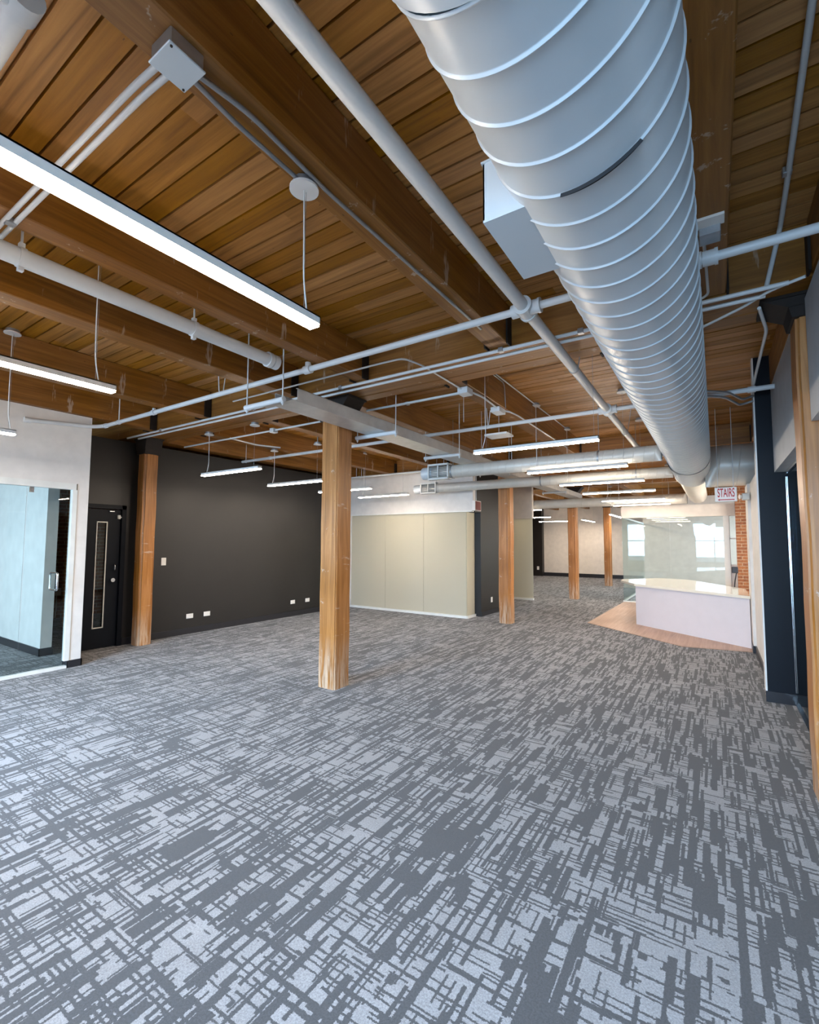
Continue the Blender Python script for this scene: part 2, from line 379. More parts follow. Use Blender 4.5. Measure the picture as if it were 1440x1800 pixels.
struct(g.obj('trim_1', M['grille']), 'silver header, jamb and floor track framing the left glass', 'frame')
gd = struct(G().box(XW-0.030, XW-0.018, 2.035, 2.455, 0.04, 2.12).obj('door_1', M['glass']), 'clear glass door with a steel pull handle on the left', 'door')
g = G()
for sx in (-1, 1):
    x0 = XW-0.024; x1 = x0+sx*0.10
    g.tube([(x0, 2.33, 0.93), (x1, 2.33, 0.93), (x1, 2.33, 1.13), (x0, 2.33, 1.13)], 0.011, 12, 0.03)
g.obj('door_handle', M['chrome'], gd, 'brushed steel double pull handle')
G().box(XW-0.034, XW-0.014, 2.05, 2.09, 2.06, 2.125).obj('door_patch', M['chrome'], gd)
struct(G().box(XW-0.030, XW-0.018, -0.2, 2.027, 0.03, 2.125).obj('window_4', M['glass']), 'clear glass side panel left of the glass door', 'glass panel')
struct(G().box(XW-0.030, XW-0.018, -1.6, -0.208, 0.03, 2.125).obj('window_5', M['glass']), 'clear glass panel beyond the left edge', 'glass panel')
# inner room seen through that glass
g = G(); g.box(-10.85, -7.43, 2.54, 2.67, 0, ZB)
struct(g.obj('wall_left_inner', M['white_wall']), 'pale blue lit white inner wall seen through the left glass', 'wall')
g = G(); g.box(-10.85, -7.418, 2.528, 2.54, 0, 0.10); g.box(-7.43, -7.418, 2.528, 2.682, 0, 0.10)
struct(g.obj('baseboard_left_inner', M['baseboard']), 'black baseboard on the inner wall behind the left glass', 'baseboard')
# dark recess wall with door
XB = -7.28
struct(G().prism([(-6.621, 2.57), (-6.621, 2.635), (-7.28, 2.915), (-7.40, 2.915), (-7.40, 2.84)], 0, ZB).obj('wall_left_recess', M['black_wall']), 'black wall return behind the white wall end', 'wall')
g = G(); g.box(XB-0.12, XB, 3.44, 8.62, 0, 2.985); g.box(XB-0.12, XB, 2.921, 3.44, 2.02, 2.985)
struct(g.obj('wall_left_black', M['black_wall']), 'long matte black wall on the left side', 'wall')
struct(G().box(XB, XB+0.014, 3.47, 8.50, 0, 0.10).obj('baseboard_left_black', M['baseboard']), 'black baseboard along the black wall', 'baseboard')
g = G(); g.box(XB-0.08, XB+0.02, 3.40, 3.46, 0, 2.03); g.box(XB-0.08, XB+0.02, 2.921, 3.46, 1.97, 2.03)
struct(g.obj('trim_2', M['navy_wall']), 'dark frame of the black door', 'door frame')
g = G(); g.box(XB-0.06, XB-0.015, 2.921, 3.085, 0.01, 1.96); g.box(XB-0.06, XB-0.015, 3.215, 3.395, 0.01, 1.96)
g.box(XB-0.06, XB-0.015, 3.085, 3.215, 0.01, 0.30); g.box(XB-0.06, XB-0.015, 3.085, 3.215, 1.77, 1.96)
dd = struct(g.obj('door_2', M['navy_wall']), 'black door with a narrow glass strip beside the leftmost post', 'door')
G().box(XB-0.045, XB-0.03, 3.085, 3.215, 0.30, 1.77).obj('door_glass', M['glass'], dd, 'narrow vertical glass strip')
g = G()
for a, b, c, d in ((3.080, 3.092, 0.29, 1.78), (3.208, 3.222, 0.29, 1.78)): g.box(XB-0.016, XB-0.006, a, b, c, d)
g.box(XB-0.016, XB-0.006, 3.08, 3.222, 0.285, 0.30); g.box(XB-0.016, XB-0.006, 3.08, 3.222, 1.77, 1.785)
g.obj('glass_bead', M['cream_duct'], dd)
g = G(); g.tube([(XB-0.015, 3.325, 1.09), (XB+0.035, 3.325, 1.09), (XB+0.035, 3.325, 1.17), (XB-0.015, 3.325, 1.17)], 0.008, 8, 0.02)
g.obj('door_handle', M['chrome'], dd, 'steel door pull')
G().cyl((XB-0.015, 3.31, 0.95), (XB+0.03, 3.31, 0.95), 0.028).obj('door_lock', M['chrome'], dd, 'round steel lock')
G().bevbox(XB-0.015, XB+0.02, 3.23, 3.30, 1.925, 1.945, 0.004).obj('closer_bracket', M['chrome'], dd)
t = thing('door_sensor', 'small white sensor at the top corner of the black door', 'sensor', (XB, 3.36, 1.86))
G().bevbox(XB-0.014, XB+0.016, 3.345, 3.385, 1.83, 1.885, 0.004).obj('sensor_body', M['plastic'], t)
G().cyl((XB+0.0, 3.395, 1.855), (XB+0.012, 3.395, 1.855), 0.009, 8).obj('sensor_magnet', M['plastic'], t)

# ---- frosted meeting room straight ahead (room 1)
YR = 8.5
g = G(); g.box(-7.28, -4.05, YR, YR+0.12, 2.155, ZB)
struct(g.obj('wall_front', M['white_wall']), 'white bulkhead wall above the frosted glass room', 'wall')
struct(G().box(-7.28, -4.06, YR-0.025, YR+0.06, 2.13, 2.155).obj('trim_3', M['grille']), 'thin aluminium head channel over the frosted glass', 'channel')
g = G(); g.box(-7.22, -4.19, YR-0.02, YR+0.06, 0, 0.05); g.box(-4.24, -4.17, YR, 8.90, 0, 0.05)
struct(g.obj('trim_4', M['grille']), 'aluminium floor channel under the frosted glass', 'channel')
struct(G().box(-7.279, -7.21, YR-0.02, YR+0.10, 0, 2.13).obj('trim_5', M['white_wall']), 'white jamb left of the frosted glass', 'jamb')
xs = [-7.205, -6.215, -5.21, -4.205]
for n in range(3):
    struct(G().box(xs[n]+0.003, xs[n+1]-0.003, YR+0.004, YR+0.016, 0.05, 2.13).obj('window_%d' % (6+n), M['frosted']),
           ('frosted glass pane at the left end of the meeting room front', 'frosted glass pane in the middle of the meeting room front', 'frosted glass pane at the right end of the meeting room front')[n], 'glass pane')
struct(G().box(-4.210, -4.198, YR+0.02, 8.88, 0.05, 2.13).obj('window_9', M['frosted']), 'narrow frosted glass return pane at the meeting room corner', 'glass pane')
g = G(); g.box(-4.20, -4.06, 8.62, 10.35, 2.13, ZB); g.box(-4.20, -4.06, 8.885, 10.35, 0, 2.13)
struct(g.obj('wall_center_black', M['black_wall']), 'black wall beside the frosted glass room, behind a post', 'wall')
struct(G().box(-4.06, -4.046, 8.885, 10.35, 0, 0.09).obj('baseboard_center', M['baseboard']), 'black baseboard under the black wall by the frosted room', 'baseboard')
struct(G().box(-7.28, -4.06, 10.351, 10.47, 0, ZB).obj('wall_center', M['white_wall']), 'white rear wall of the frosted room', 'wall')
struct(G().box(-7.40, -7.28, 8.62, 10.47, 0, ZB).obj('wall_center_left', M['white_wall']), 'white side wall of the frosted room', 'wall')
# ---- second frosted panel
struct(G().box(-7.28, -4.08, 12.2, 12.32, 2.17, ZB+0.02).obj('wall_center_far', M['cream_wall']), 'pale wall above the second frosted glass panel', 'wall')
struct(G().box(-7.28, -4.085, 12.235, 12.25, 0.05, 2.17).obj('window_10', M['frosted']), 'second frosted glass panel behind the middle post', 'glass pane')
struct(G().box(-7.28, -4.08, 12.2, 12.29, 0.0, 0.05).obj('trim_6', M['grille']), 'floor channel under the second frosted panel', 'channel')

# ---- right side: navy wall, glazed partition, bulkheads
struct(G().box(0.372, 4.05, 5.72, 5.85, 0, ZC).obj('wall_right_navy', M['navy_wall']), 'navy blue wall end on the right behind the near post', 'wall')
struct(G().box(0.358, 0.3715, 5.715, 5.855, 0.09, ZC).obj('trim_7', M['white_wall']), 'white edge strip on the end of the navy wall', 'trim')
struct(G().box(0.357, 4.05, 5.705, 5.72, 0, 0.10).obj('baseboard_right', M['baseboard']), 'dark baseboard under the navy wall', 'baseboard')
struct(G().box(0.5, 0.68, -1.6, 3.60, 2.235, 2.99).obj('wall_right_near', M['grey_wall']), 'grey bulkhead above the glass nearest the camera on the right', 'wall')
struct(G().box(0.5, 0.68, 3.90, 5.71, 2.20, 3.04).obj('wall_right_bulkhead', M['grey_wall']), 'grey bulkhead between the near post and the navy wall', 'wall')
g = G(); g.box(0.57, 0.62, 3.90, 5.70, 0.0, 0.025); g.box(0.57, 0.62, -1.6, 3.6, 0.0, 0.025); g.box(0.575, 0.615, -1.6, 5.70, 2.17, 2.21)
struct(g.obj('trim_8', M['chrome']), 'silver floor track and head of the right glass partition', 'track')
struct(G().box(0.588, 0.600, 3.90, 5.69, 0.02, 2.18).obj('window_11', M['dark_glass']), 'dark glass partition pane beside the navy wall', 'glass pane')
struct(G().box(0.588, 0.600, -1.6, 3.6, 0.02, 2.18).obj('window_12', M['dark_glass']), 'dark glass partition pane nearest the camera', 'glass pane')
g = G(); g.box(0.580, 0.586, 5.690, 5.703, 0.12, 2.15)  # strip added to carry the white reflections along the glass joint
struct(g.obj('trim_9', M['chrome']), 'thin silver strip added for the reflection where glass meets navy wall', 'trim')
struct(G().box(3.0, 3.1, -1.6, 5.72, 0, ZB-0.02).obj('wall_right_inner', M['navy_wall']), 'dark wall of the office behind the right glass', 'wall')

# white wall by the counter, kitchen area
g = G(); g.box(0.43, 0.56, 5.86, 8.62, 0, 2.355); g.box(0.395, 0.43, 8.10, 8.62, 0.10, 2.355)
struct(g.obj('wall_right_white', M['white_wall']), 'white wall end between the counter and the navy wall', 'wall')
g = G(); g.box(0.416, 0.43, 5.86, 8.10, 0, 0.10); g.box(0.385, 0.43, 8.09, 8.62, 0, 0.10)
struct(g.obj('baseboard_right_white', M['baseboard']), 'black baseboard at the foot of the white wall by the counter', 'baseboard')
# laminate floor patch
struct(G().prism([(-2.083, 9.356), (-0.455, 8.0), (0.38, 8.14), (0.43, 8.62), (2.9, 8.62), (2.9, 13.25), (-2.025, 13.25)], 0.0005, 0.008).obj('floor_laminate', M['laminate']), 'light brown laminate floor around the counter', 'floor')
# glass meeting room at the back right
struct(G().box(-2.05, 1.2, 13.25, 13.36, 2.17, 2.46).obj('wall_glass_head', M['cream_wall']), 'cream header above the clear glass room', 'wall')
xs = [-2.045, -0.95, 0.165]
for n in range(2):
    struct(G().box(xs[n]+0.003, xs[n+1]-0.003, 13.30, 13.312, 0.03, 2.17).obj('window_%d' % (13+n), M['glass']),
           ('left clear pane of the glass room behind the counter', 'right clear pane of the glass room behind the counter')[n], 'glass pane')
struct(G().box(-2.045, -2.033, 13.32, 17.6, 0.03, 2.17).obj('window_15', M['glass']), 'clear side glass of the room behind the counter', 'glass pane')
g = G(); g.box(-2.06, 0.30, 13.28, 13.33, 0.0, 0.03); g.box(-2.06, -2.02, 13.33, 17.6, 0, 0.03); g.box(-2.06, -2.02, 13.36, 17.6, 2.17, 2.21)
struct(g.obj('trim_10', M['grille']), 'floor track of the clear glass room', 'track')
struct(G().box(0.168, 0.278, 13.26, 13.36, 0.0, 2.17).obj('trim_11', M['cream_duct']), 'beige post at the right end of the clear glass', 'post')
g = G(); g.box(-2.05, 0.9, 17.6, 17.72, 0, ZB)
struct(g.obj('wall_glass_rear', M['cream_wall']), 'cream rear wall of the glass room behind the counter', 'wall')
# brick pier and window on the outer side
g = G(); g.box(0.40, 0.95, 13.05, 13.22, 0, ZB-0.02)
struct(g.obj('wall_brick_pier', M['brick']), 'orange brick pier seen past the counter', 'wall')
fr = struct(G().box(0.278, 0.288, 13.30, 13.34, 1.0, 2.17).box(0.278, 0.40, 13.30, 13.34, 1.0, 1.03).box(0.278, 0.40, 13.30, 13.34, 1.62, 1.65).obj('window_16', M['white_wall']), 'narrow bright window between the beige post and the brick pier', 'window')
G().box(0.288, 0.40, 13.318, 13.324, 1.03, 2.17).obj('window_pane', M['glass'], fr)
struct(G().box(0.278, 0.45, 13.30, 13.345, 0, 1.0).obj('trim_12', M['white_wall']), 'white panel below the narrow window', 'panel')

# ------------------------------------------------------------------ timber structure
def beam_y(x0, x1, y0, y1, label, group, hang=True, z0=ZB, name='timber_beam'):
    t = thing(name, label, 'beam', ((x0+x1)/2, (y0+y1)/2, z0), group)
    G().bevbox(x0, x1, y0, y1, z0, ZC-0.0025, 0.006, 1).obj('beam_body', M['beam_y'], t)
    if hang:
        for ye, s in ((y0, 1), (y1, -1)):
            if ye < -1 or ye > 21: continue
            g = G(); a, b = sorted((ye-s*0.012, ye+s*0.075))
            g.box(x0-0.014, x0-0.001, a, b, z0-0.014, ZC-0.08); g.box(x1+0.001, x1+0.014, a, b, z0-0.014, ZC-0.08)
            g.obj('beam_hanger', M['iron'], t, 'dark iron stirrup')
    return t
girders = [(3.42, 3.92, 3.77), (8.66, 8.98, 8.82), (13.05, 13.24, 13.15), (17.7, 18.2, 17.95)]
spots1 = [(-10.6, 'far left'), (-9.2, 'outer'), (-8.1, 'left')]
near = [(-0.05, 0.105, 'ceiling beam running beside the right side of the big spiral duct'),
        (-1.47, -1.30, 'ceiling beam over the junction box and first pendant canopy'),
        (-2.86, -2.72, 'ceiling beam just above the thick capped white pipe'),
        (-3.85, -3.67, 'ceiling beam between the thick white pipe and second pendant'),
        (-5.38, -5.20, 'ceiling beam above the left white wall end, with white drips'),
        (-6.62, -6.45, 'ceiling beam sitting on top of the left white wall'),
        (0.50, 0.68, 'ceiling beam above the grey bulkhead at the right edge')]
for x0, x1, lb in near: beam_y(x0, x1, -1.6, 3.40, lb, 'timber ceiling beams')
mids = [(-2.16, -1.98, 'ceiling beam behind the girder carrying the electrical boxes'),
        (-3.49, -3.32, 'ceiling beam behind the centre post above the metal tray'),
        (-4.84, -4.67, 'ceiling beam behind the centre post, left of the metal tray'),
        (-6.20, -6.03, 'ceiling beam nearest the black wall, over the left pendants'),
        (-7.40, -7.16, 'ceiling beam lying along the top of the black wall'),
        (-0.72, -0.55, 'ceiling beam above the far half of the big spiral duct'),
        (0.50, 0.68, 'ceiling beam over the navy wall end')]
for x0, x1, lb in mids: beam_y(x0, x1, 3.94, 8.64, lb, 'timber ceiling beams', hang=(x0 > -7))
for k, (ya, yb) in enumerate(((9.0, 13.0), (13.27, 17.65), (18.25, 21.84))):
    for x0, x1, lb in (( -2.16, -1.98, 'over the left ends of the pendant row'), (-3.49, -3.32, 'on the line of the posts'), (-4.84, -4.67, 'left of the post line'), (-6.20, -6.03, 'furthest left'), (-0.72, -0.55, 'right of the pendant row')):
        beam_y(x0, x1, ya, yb, 'ceiling beam in the %s bay from the camera, %s' % (('third', 'fourth', 'last')[k], lb), 'timber ceiling beams', hang=False)
for n, (a, b, c) in enumerate(girders):
    t = thing('timber_girder', ('double timber girder crossing the room above the centre post', 'timber girder crossing above the frosted glass room front', 'timber girder crossing above the clear glass room front', 'timber girder crossing above the last post')[n], 'beam', (-3, c, ZB-0.01), 'timber girders')
    G().bevbox(-10.85, 4.0, a, c-0.005, ZB-0.01, ZC-0.0025, 0.006, 1).obj('girder_ply', M['beam_x'], t)
    G().bevbox(-10.85, 4.0, c+0.005, b, ZB-0.01, ZC-0.0025, 0.006, 1).obj('girder_ply', M['beam_x'], t)

def post(x, y, s, ztop, label, cw=0.15, round_=0.012):
    t = thing('timber_post', label, 'post', (x, y, 0), 'timber posts')
    g = G(); nseg = 14
    bm = bmesh.new(); bmesh.ops.create_cube(bm, size=1)
    for v in bm.verts: v.co = Vector((v.co.x*s, v.co.y*s, (v.co.z+0.5)*ztop))
    bmesh.ops.bevel(bm, geom=[e for e in bm.edges if abs(e.verts[0].co.z-e.verts[1].co.z) > 0.1], offset=round_, segments=3, affect='EDGES')
    bmesh.ops.subdivide_edges(bm, edges=[e for e in bm.edges if abs(e.verts[0].co.z-e.verts[1].co.z) > 0.1], cuts=nseg)
    rnd = random.Random(int(abs(x*100+y*10)))
    ph = [rnd.uniform(0, 6) for _ in range(4)]
    for v in bm.verts:
        z = v.co.z; v.co.x += 0.003*math.sin(z*3.1+ph[0])+0.002*math.sin(z*9+ph[1]); v.co.y += 0.003*math.sin(z*2.7+ph[2])+0.002*math.sin(z*8+ph[3])
    bm.verts.index_update(); g.add([v.co+Vector((x, y, 0)) for v in bm.verts], [[v.index for v in f.verts] for f in bm.faces]); bm.free()
    g.obj('post_shaft', M['post'], t)
    g = G(); g.frustum(x, y, ztop+0.0005, ztop+0.07, s/2+0.015, s/2+0.015, s/2+0.03, s/2+0.015)
    g.frustum(x, y, ztop+0.07, ZB-0.03, s/2+0.03, s/2+0.02, s/2+cw, s/2+0.02)
    g.box(x-s/2-cw-0.02, x+s/2+cw+0.02, y-s/2-0.03, y+s/2+0.03, ZB-0.03, ZB-0.011)
    g.obj('post_cap', M['iron'], t, 'dark cast iron cap')
    return t
post(-3.405, 3.755, 0.232, 2.80, 'nearest full height timber post in the middle of the room')
post(-7.10, 3.66, 0.205, 2.80, 'timber post standing against the black wall beside the black door', cw=0.055, round_=0.03)
post(-3.355, 8.50, 0.235, 2.80, 'timber post right of the black wall beside the frosted glass room', round_=0.03)
post(-3.27, 13.2, 0.235, 2.80, 'slimmer looking timber post in front of the far cream wall', round_=0.03)
post(-3.24, 17.95, 0.235, 2.80, 'furthest timber post, left of the clear glass room', round_=0.03)
post(0.575, 3.745, 0.245, 2.89, 'scarred timber post cut off by the right edge of the photo', round_=0.02)

# ------------------------------------------------------------------ spiral ducts
def spiral(axis, p0, length, r, pitch=0.133, hand=1, ridge=0.005, seg=72, rw=0.055, phase=0.0):
    """helical lock-seam pipe along +axis"""
    prof = [(0.0, 0.0), (rw*0.3, ridge), (rw*0.7, ridge), (rw, 0.0), (rw+0.03, 0.0), (0.97, 0.0)]
    n = int(length/pitch)+2; vs = []; rows = 0
    for k in range(-1, n):
        for t, h in prof:
            for j in range(seg+1):
                th = 2*math.pi*j/seg
                u = (k+t+phase+hand*j/seg)*pitch
                u = max(0, min(length, u)); rr = r+h
                a, b = math.sin(th)*rr, math.cos(th)*rr
                if axis == 1: vs.append((p0[0]+a, p0[1]+u, p0[2]+b))
                else: vs.append((p0[0]+u, p0[1]+a, p0[2]+b))
            rows += 1
    fs = []
    for i in range(rows-1):
        for j in range(seg):
            a = i*(seg+1)+j; fs.append((a, a+1, a+seg+2, a+seg+1))
    g = G(); g.add(vs, fs, True); return g
XD, ZD, RD = -0.268, 2.672, 0.247
t = thing('spiral_duct', 'large white spiral duct running overhead away from the camera', 'duct', (XD, 3, ZD))
spiral(1, (XD, -1.45, ZD), 2.10, RD, phase=0.35).obj('duct_section', M['duct'], t)
spiral(1, (XD, 0.66, ZD), 6.6, RD-0.001, phase=0.6).obj('duct_section', M['duct'], t)
spiral(1, (XD-0.01, 7.26, ZD), 1.45, RD+0.004, pitch=0.05, ridge=0.004, rw=0.3).obj('duct_section', M['duct'], t)
g = G(); g.tube([(XD-0.02, 8.70, ZD), (XD-0.03, 8.78, ZD), (XD-0.05, 9.0, ZD-0.02)], [RD, RD, 0.19], 48); g.tube([(XD-0.05, 9.0, ZD-0.02), (XD-0.05, 12.9, ZD-0.02)], 0.19, 48)
g.obj('duct_reducer', M['cream_duct'], t)
for yy, w_ in ((0.655, 0.03), (7.25, 0.09)):
    G().tube([(XD, yy-w_/2, ZD), (XD, yy+w_/2, ZD)], RD+0.009, 64, cap=False).obj('duct_coupling', M['duct'], t)
# open joint: a dark slit on the lower right of the duct
g = G(); n = 24; vs = []
for k in range(n+1):
    th = rad(143+48*k/n); wv = 0.0019*math.sin(math.pi*k/n)+0.0004
    for dy in (-wv, wv):
        for rr in (RD-0.002, RD+0.0095): vs.append((XD+math.sin(th)*rr, 1.205+dy+0.133*(th/(2*math.pi)-0.5), ZD+math.cos(th)*rr))
fs = []
for k in range(n):
    a = 4*k; fs += [(a+1, a+3, a+7, a+5), (a, a+1, a+5, a+4), (a+2, a+6, a+7, a+3)]
g.add(vs, fs); g.obj('open_joint', M['gap'], t, 'dark open slit in the duct seam')
g = G(); g.box(-0.575, -0.42, 1.29, 1.66, 2.497, 2.505); g.box(-0.575, -0.57, 1.29, 1.66, 2.505, 2.69); g.box(-0.575, -0.42, 1.29, 1.295, 2.505, 2.69); g.box(-0.575, -0.42, 1.655, 1.66, 2.505, 2.69)
g.box(-0.580, -0.42, 1.285, 1.665, 2.690, 2.696)
g.obj('tap_box', M['duct'], t, 'rectangular sheet metal tap box')
# cross duct at the far right
t = thing('branch_duct', 'wide cream duct joining the big duct above the stairs sign', 'duct', (0.3, 8.4, 2.66))
spiral(0, (-0.10, 8.38, 2.672), 2.9, 0.31, pitch=0.24, ridge=0.004, rw=0.03).obj('duct_section', M['cream_duct'], t)

def branch(xa, xb, y, z, r, label, vx):
    t = thing('branch_duct', label, 'duct', ((xa+xb)/2, y, z), 'slim branch ducts')
    spiral(0, (xa+0.16, y, z), xb-xa-0.16, r, pitch=0.115, ridge=0.0025, seg=40, rw=0.05).obj('duct_section', M['cream_duct'], t)
    G().tube([(xa, y, z), (xa+0.02, y, z), (xa+0.19, y, z)], [r*0.97, r*1.02, r*1.02], 40).obj('duct_end_cap', M['duct'], t)
    w_, h_ = 0.36, 0.21*r/0.096
    yf = y-r-0.012
    g = G()
    g.box(vx, vx+w_, yf-0.012, yf, z-h_/2-0.015, z-h_/2+0.012); g.box(vx, vx+w_, yf-0.012, yf, z+h_/2-0.012, z+h_/2+0.015)
    g.box(vx, vx+0.022, yf-0.012, yf, z-h_/2, z+h_/2); g.box(vx+w_-0.022, vx+w_, yf-0.012, yf, z-h_/2, z+h_/2); g.box(vx+w_/2-0.008, vx+w_/2+0.008, yf-0.012, yf, z-h_/2, z+h_/2)
    for s_ in (0, 1): g.box(vx, vx+w_, yf, y, (z-h_/2-0.012, z+h_/2)[s_], (z-h_/2, z+h_/2+0.012)[s_])
    v = g.obj('vent_grille', M['grille'], t, 'square white register')
    g = G()
    for k in range(9):
        zz = z-h_/2+0.015+k*(h_-0.03)/8
        g.add([(vx+0.02, yf-0.008, zz-0.006), (vx+w_-0.02, yf-0.008, zz-0.006), (vx+w_-0.02, yf+0.008, zz+0.005), (vx+0.02, yf+0.008, zz+0.005)], [(0, 1, 2, 3)])
    g.obj('vent_louvres', M['steel'], v)
    return t
branch(-3.80, -0.50, 6.20, 2.578, 0.096, 'nearer slim branch duct with a white register near its left end', -3.66)
branch(-5.10, -0.50, 8.00, 2.585, 0.086, 'second slim branch duct with a register in front of the white bulkhead', -4.92)
t = thing('branch_duct', 'far cream branch duct crossing in front of the slimmer posts', 'duct', (-2.5, 12.9, 2.58), 'slim branch ducts')
spiral(0, (-5.2, 12.6, 2.562), 4.68, 0.12, pitch=0.14, ridge=0.003, seg=36, rw=0.05).obj('duct_section', M['cream_duct'], t)

# ------------------------------------------------------------------ pendant lights
def pendant(ax, a0, a1, c, label, group, zb=2.43, cords=((0, 'cord'), (1, 'cable')), canz=None, canoff=0.12, canoff2=None):
    """ax=1: runs along Y at X=c ; ax=0: runs along X at Y=c"""
    w_, h = 0.060, 0.046
    mid = ((a0+a1)/2, c) if ax == 0 else (c, (a0+a1)/2)
    t = thing('pendant_light', label, 'pendant light', (mid[0], mid[1], zb), group)
    def P(u, v, z): return (u, c+v, z) if ax == 0 else (c+v, u, z)
    def bx(g, u0, u1, v0, v1, z0, z1):
        p, q = P(u0, v0, z0), P(u1, v1, z1); g.box(p[0], q[0], p[1], q[1], p[2], q[2])
    g = G(); bx(g, a0, a1, -w_/2, w_/2, zb+h-0.006, zb+h)
    bx(g, a0, a1, -w_/2, -w_/2+0.002, zb+0.012, zb+h); bx(g, a0, a1, w_/2-0.002, w_/2, zb+0.012, zb+h)
    bx(g, a0, a0+0.003, -w_/2, w_/2, zb+0.012, zb+h); bx(g, a1-0.003, a1, -w_/2, w_/2, zb+0.012, zb+h)
    g.obj('lamp_housing', M['housing'], t)
    g = G(); bx(g, a0+0.003, a1-0.003, -w_/2+0.0025, w_/2-0.0025, zb, zb+0.03)
    g.obj('lamp_diffuser', M['lamp'], t, 'glowing white diffuser')
    for e, kind in cords:
        u = a0+canoff if e == 0 else a1-(canoff2 or canoff)
        zc = canz if canz else ZC
        z0 = zb+h
        if kind == 'cord':
            du = 0.03*(1 if e == 0 else -1)
            G().tube([P(u, 0, zc-0.03), P(u, 0.004, z0+0.35), P(u+0.004, 0.004, z0+0.13), P(u-du, 0, z0)], 0.0035, 6, 0.05).obj('power_cord', M['plastic'], t)
            G().cyl(P(u+0.012, 0, zc-0.03), P(u+0.012, 0, z0), 0.0012, 5).obj('support_cable', M['steel'], t)
        else:
            G().cyl(P(u, 0, zc-0.03), P(u, 0, z0), 0.0014, 5).obj('support_cable', M['steel'], t)
        cp = P(u, 0, 0)
        g = G(); g.tube([(cp[0], cp[1], zc-0.040), (cp[0], cp[1], zc-0.030)], 0.062, 24)
        g.obj('canopy', M['plastic'], t, 'round white canopy disc')
        G().tube([(cp[0], cp[1], zc-0.0295), (cp[0], cp[1], zc-0.001)], 0.050, 10).obj('outlet_box', M['steel'], t)
        if canz and ax == 0 and e == 1 and c > 4: G().cyl((cp[0], cp[1], zc-0.002), (cp[0], cp[1], ZC-0.003), 0.008, 8).obj('support_stem', M['steel'], t)
    return t
GA = 'pendants running lengthwise at upper left'
pendant(1, -1.00, 1.425, -1.43, 'long lit linear pendant nearest the camera at upper left', GA, canz=3.048, canoff=0.08, cords=((1, 'cord'),))
pendant(1, -1.05, 1.385, -3.13, 'second lit linear pendant below the nearest one at the left edge', GA, cords=((1, 'cord'),))
pendant(1, -0.95, 1.49, -5.15, 'short visible tip of a lit pendant in front of the left white wall', GA, cords=((1, 'cord'),), canoff=0.06)
GR = 'pendants in a row under the slim ducts'
for k, (yy, lb) in enumerate(((4.40, 'nearest and highest lit pendant of the centre row, above the first slim duct'), (6.05, 'second lit pendant of the centre row, between the two slim ducts'),
        (7.60, 'third lit pendant of the centre row counting from the top'), (9.15, 'fourth lit pendant of the centre row counting from the top'),
        (10.95, 'fifth lit pendant of the centre row counting from the top'), (12.35, 'sixth and lowest lit pendant of the centre row, above the glass room'))):
    pendant(0, -2.075, -0.85, yy, lb, GR, zb=2.425, canoff2=0.04)
GL = 'pendants in front of the black wall'
for k, (yy, lb, x0) in enumerate(((3.87, 'leftmost lit pendant hanging in front of the black wall', -6.03), (5.16, 'second lit pendant in front of the black wall, left of the post', -6.18),
        (6.33, 'lit pendant half hidden behind the nearest full post', -6.17), (7.50, 'lit pendant in front of the white bulkhead right of the post', -6.17))):
    pendant(0, x0, x0+1.22, yy, lb, GL, zb=2.425, canz=3.04 if k < 2 else ZC)
GF = 'pendants at the far end'
pendant(0, -5.25, -4.03, 12.85, 'higher lit pendant just right of the second frosted panel', GF, zb=2.425)
pendant(0, -6.1, -4.88, 16.6, 'lower lit pendant just right of the second frosted panel', GF, zb=2.425)
pendant(0, -6.35, -4.87, 19.9, 'lit pendant left of the slimmer post at the far end', GF, zb=2.425)
pendant(1, 16.0, 18.45, -2.80, 'short looking lit pendant right of the furthest post', GF, zb=2.425)
pendant(1, 19.0, 21.2, -4.35, 'tiny lit pendant left of the furthest post', GF, zb=2.425)
GI = 'pendants inside the frosted room'
pendant(0, -6.2, -4.98, 9.05, 'lit pendant inside the frosted glass room', GI, zb=2.425)
pendant(0, -5.9, -4.5, 9.95, 'second lit pendant deeper inside the frosted glass room', GI, zb=2.425)
GG = 'pendants inside the clear glass room'
pendant(0, -1.2, 0.02, 15.2, 'lit pendant inside the clear glass room', GG, zb=2.425)

# ------------------------------------------------------------------ sprinkler pipes
def ring(g, c, ax, r, w_):
    d = [0, 0, 0]; d[ax] = w_/2
    g.tube([(c[0]-d[0], c[1]-d[1], c[2]-d[2]), (c[0]+d[0], c[1]+d[1], c[2]+d[2])], r, 20)
def rod(g, x, y, z0, z1, r=0.005): g.cyl((x, y, z0), (x, y, z1), r, 6)
XP, ZP = -0.943, 2.955
t = thing('sprinkler_pipe', 'white sprinkler main running beside the big duct', 'pipe', (XP, 3, ZP))
G().cyl((XP, -1.45, ZP), (XP, 8.4, ZP), 0.0365, 24).obj('pipe_body', M['pipe'], t)
for yy in (2.745, 5.36):
    g = G(); ring(g, (XP, yy, ZP), 1, 0.052, 0.10); ring(g, (XP, yy-0.055, ZP), 1, 0.058, 0.02); ring(g, (XP, yy+0.055, ZP), 1, 0.058, 0.02)
    ring(g, (XP+0.055, yy, ZP), 0, 0.042, 0.06); ring(g, (XP+0.09, yy, ZP), 0, 0.046, 0.015); ring(g, (XP-0.055, yy, ZP), 0, 0.042, 0.06)
    g.obj('pipe_fitting', M['pipe'], t)
for yy in (3.93, 6.55):
    g = G(); ring(g, (XP, yy, ZP), 1, 0.041, 0.02); g.tube([(XP+0.035, yy, ZP), (XP+0.10, yy-0.01, ZC-0.001)], 0.004, 6); g.obj('pipe_hanger', M['steel'], t)
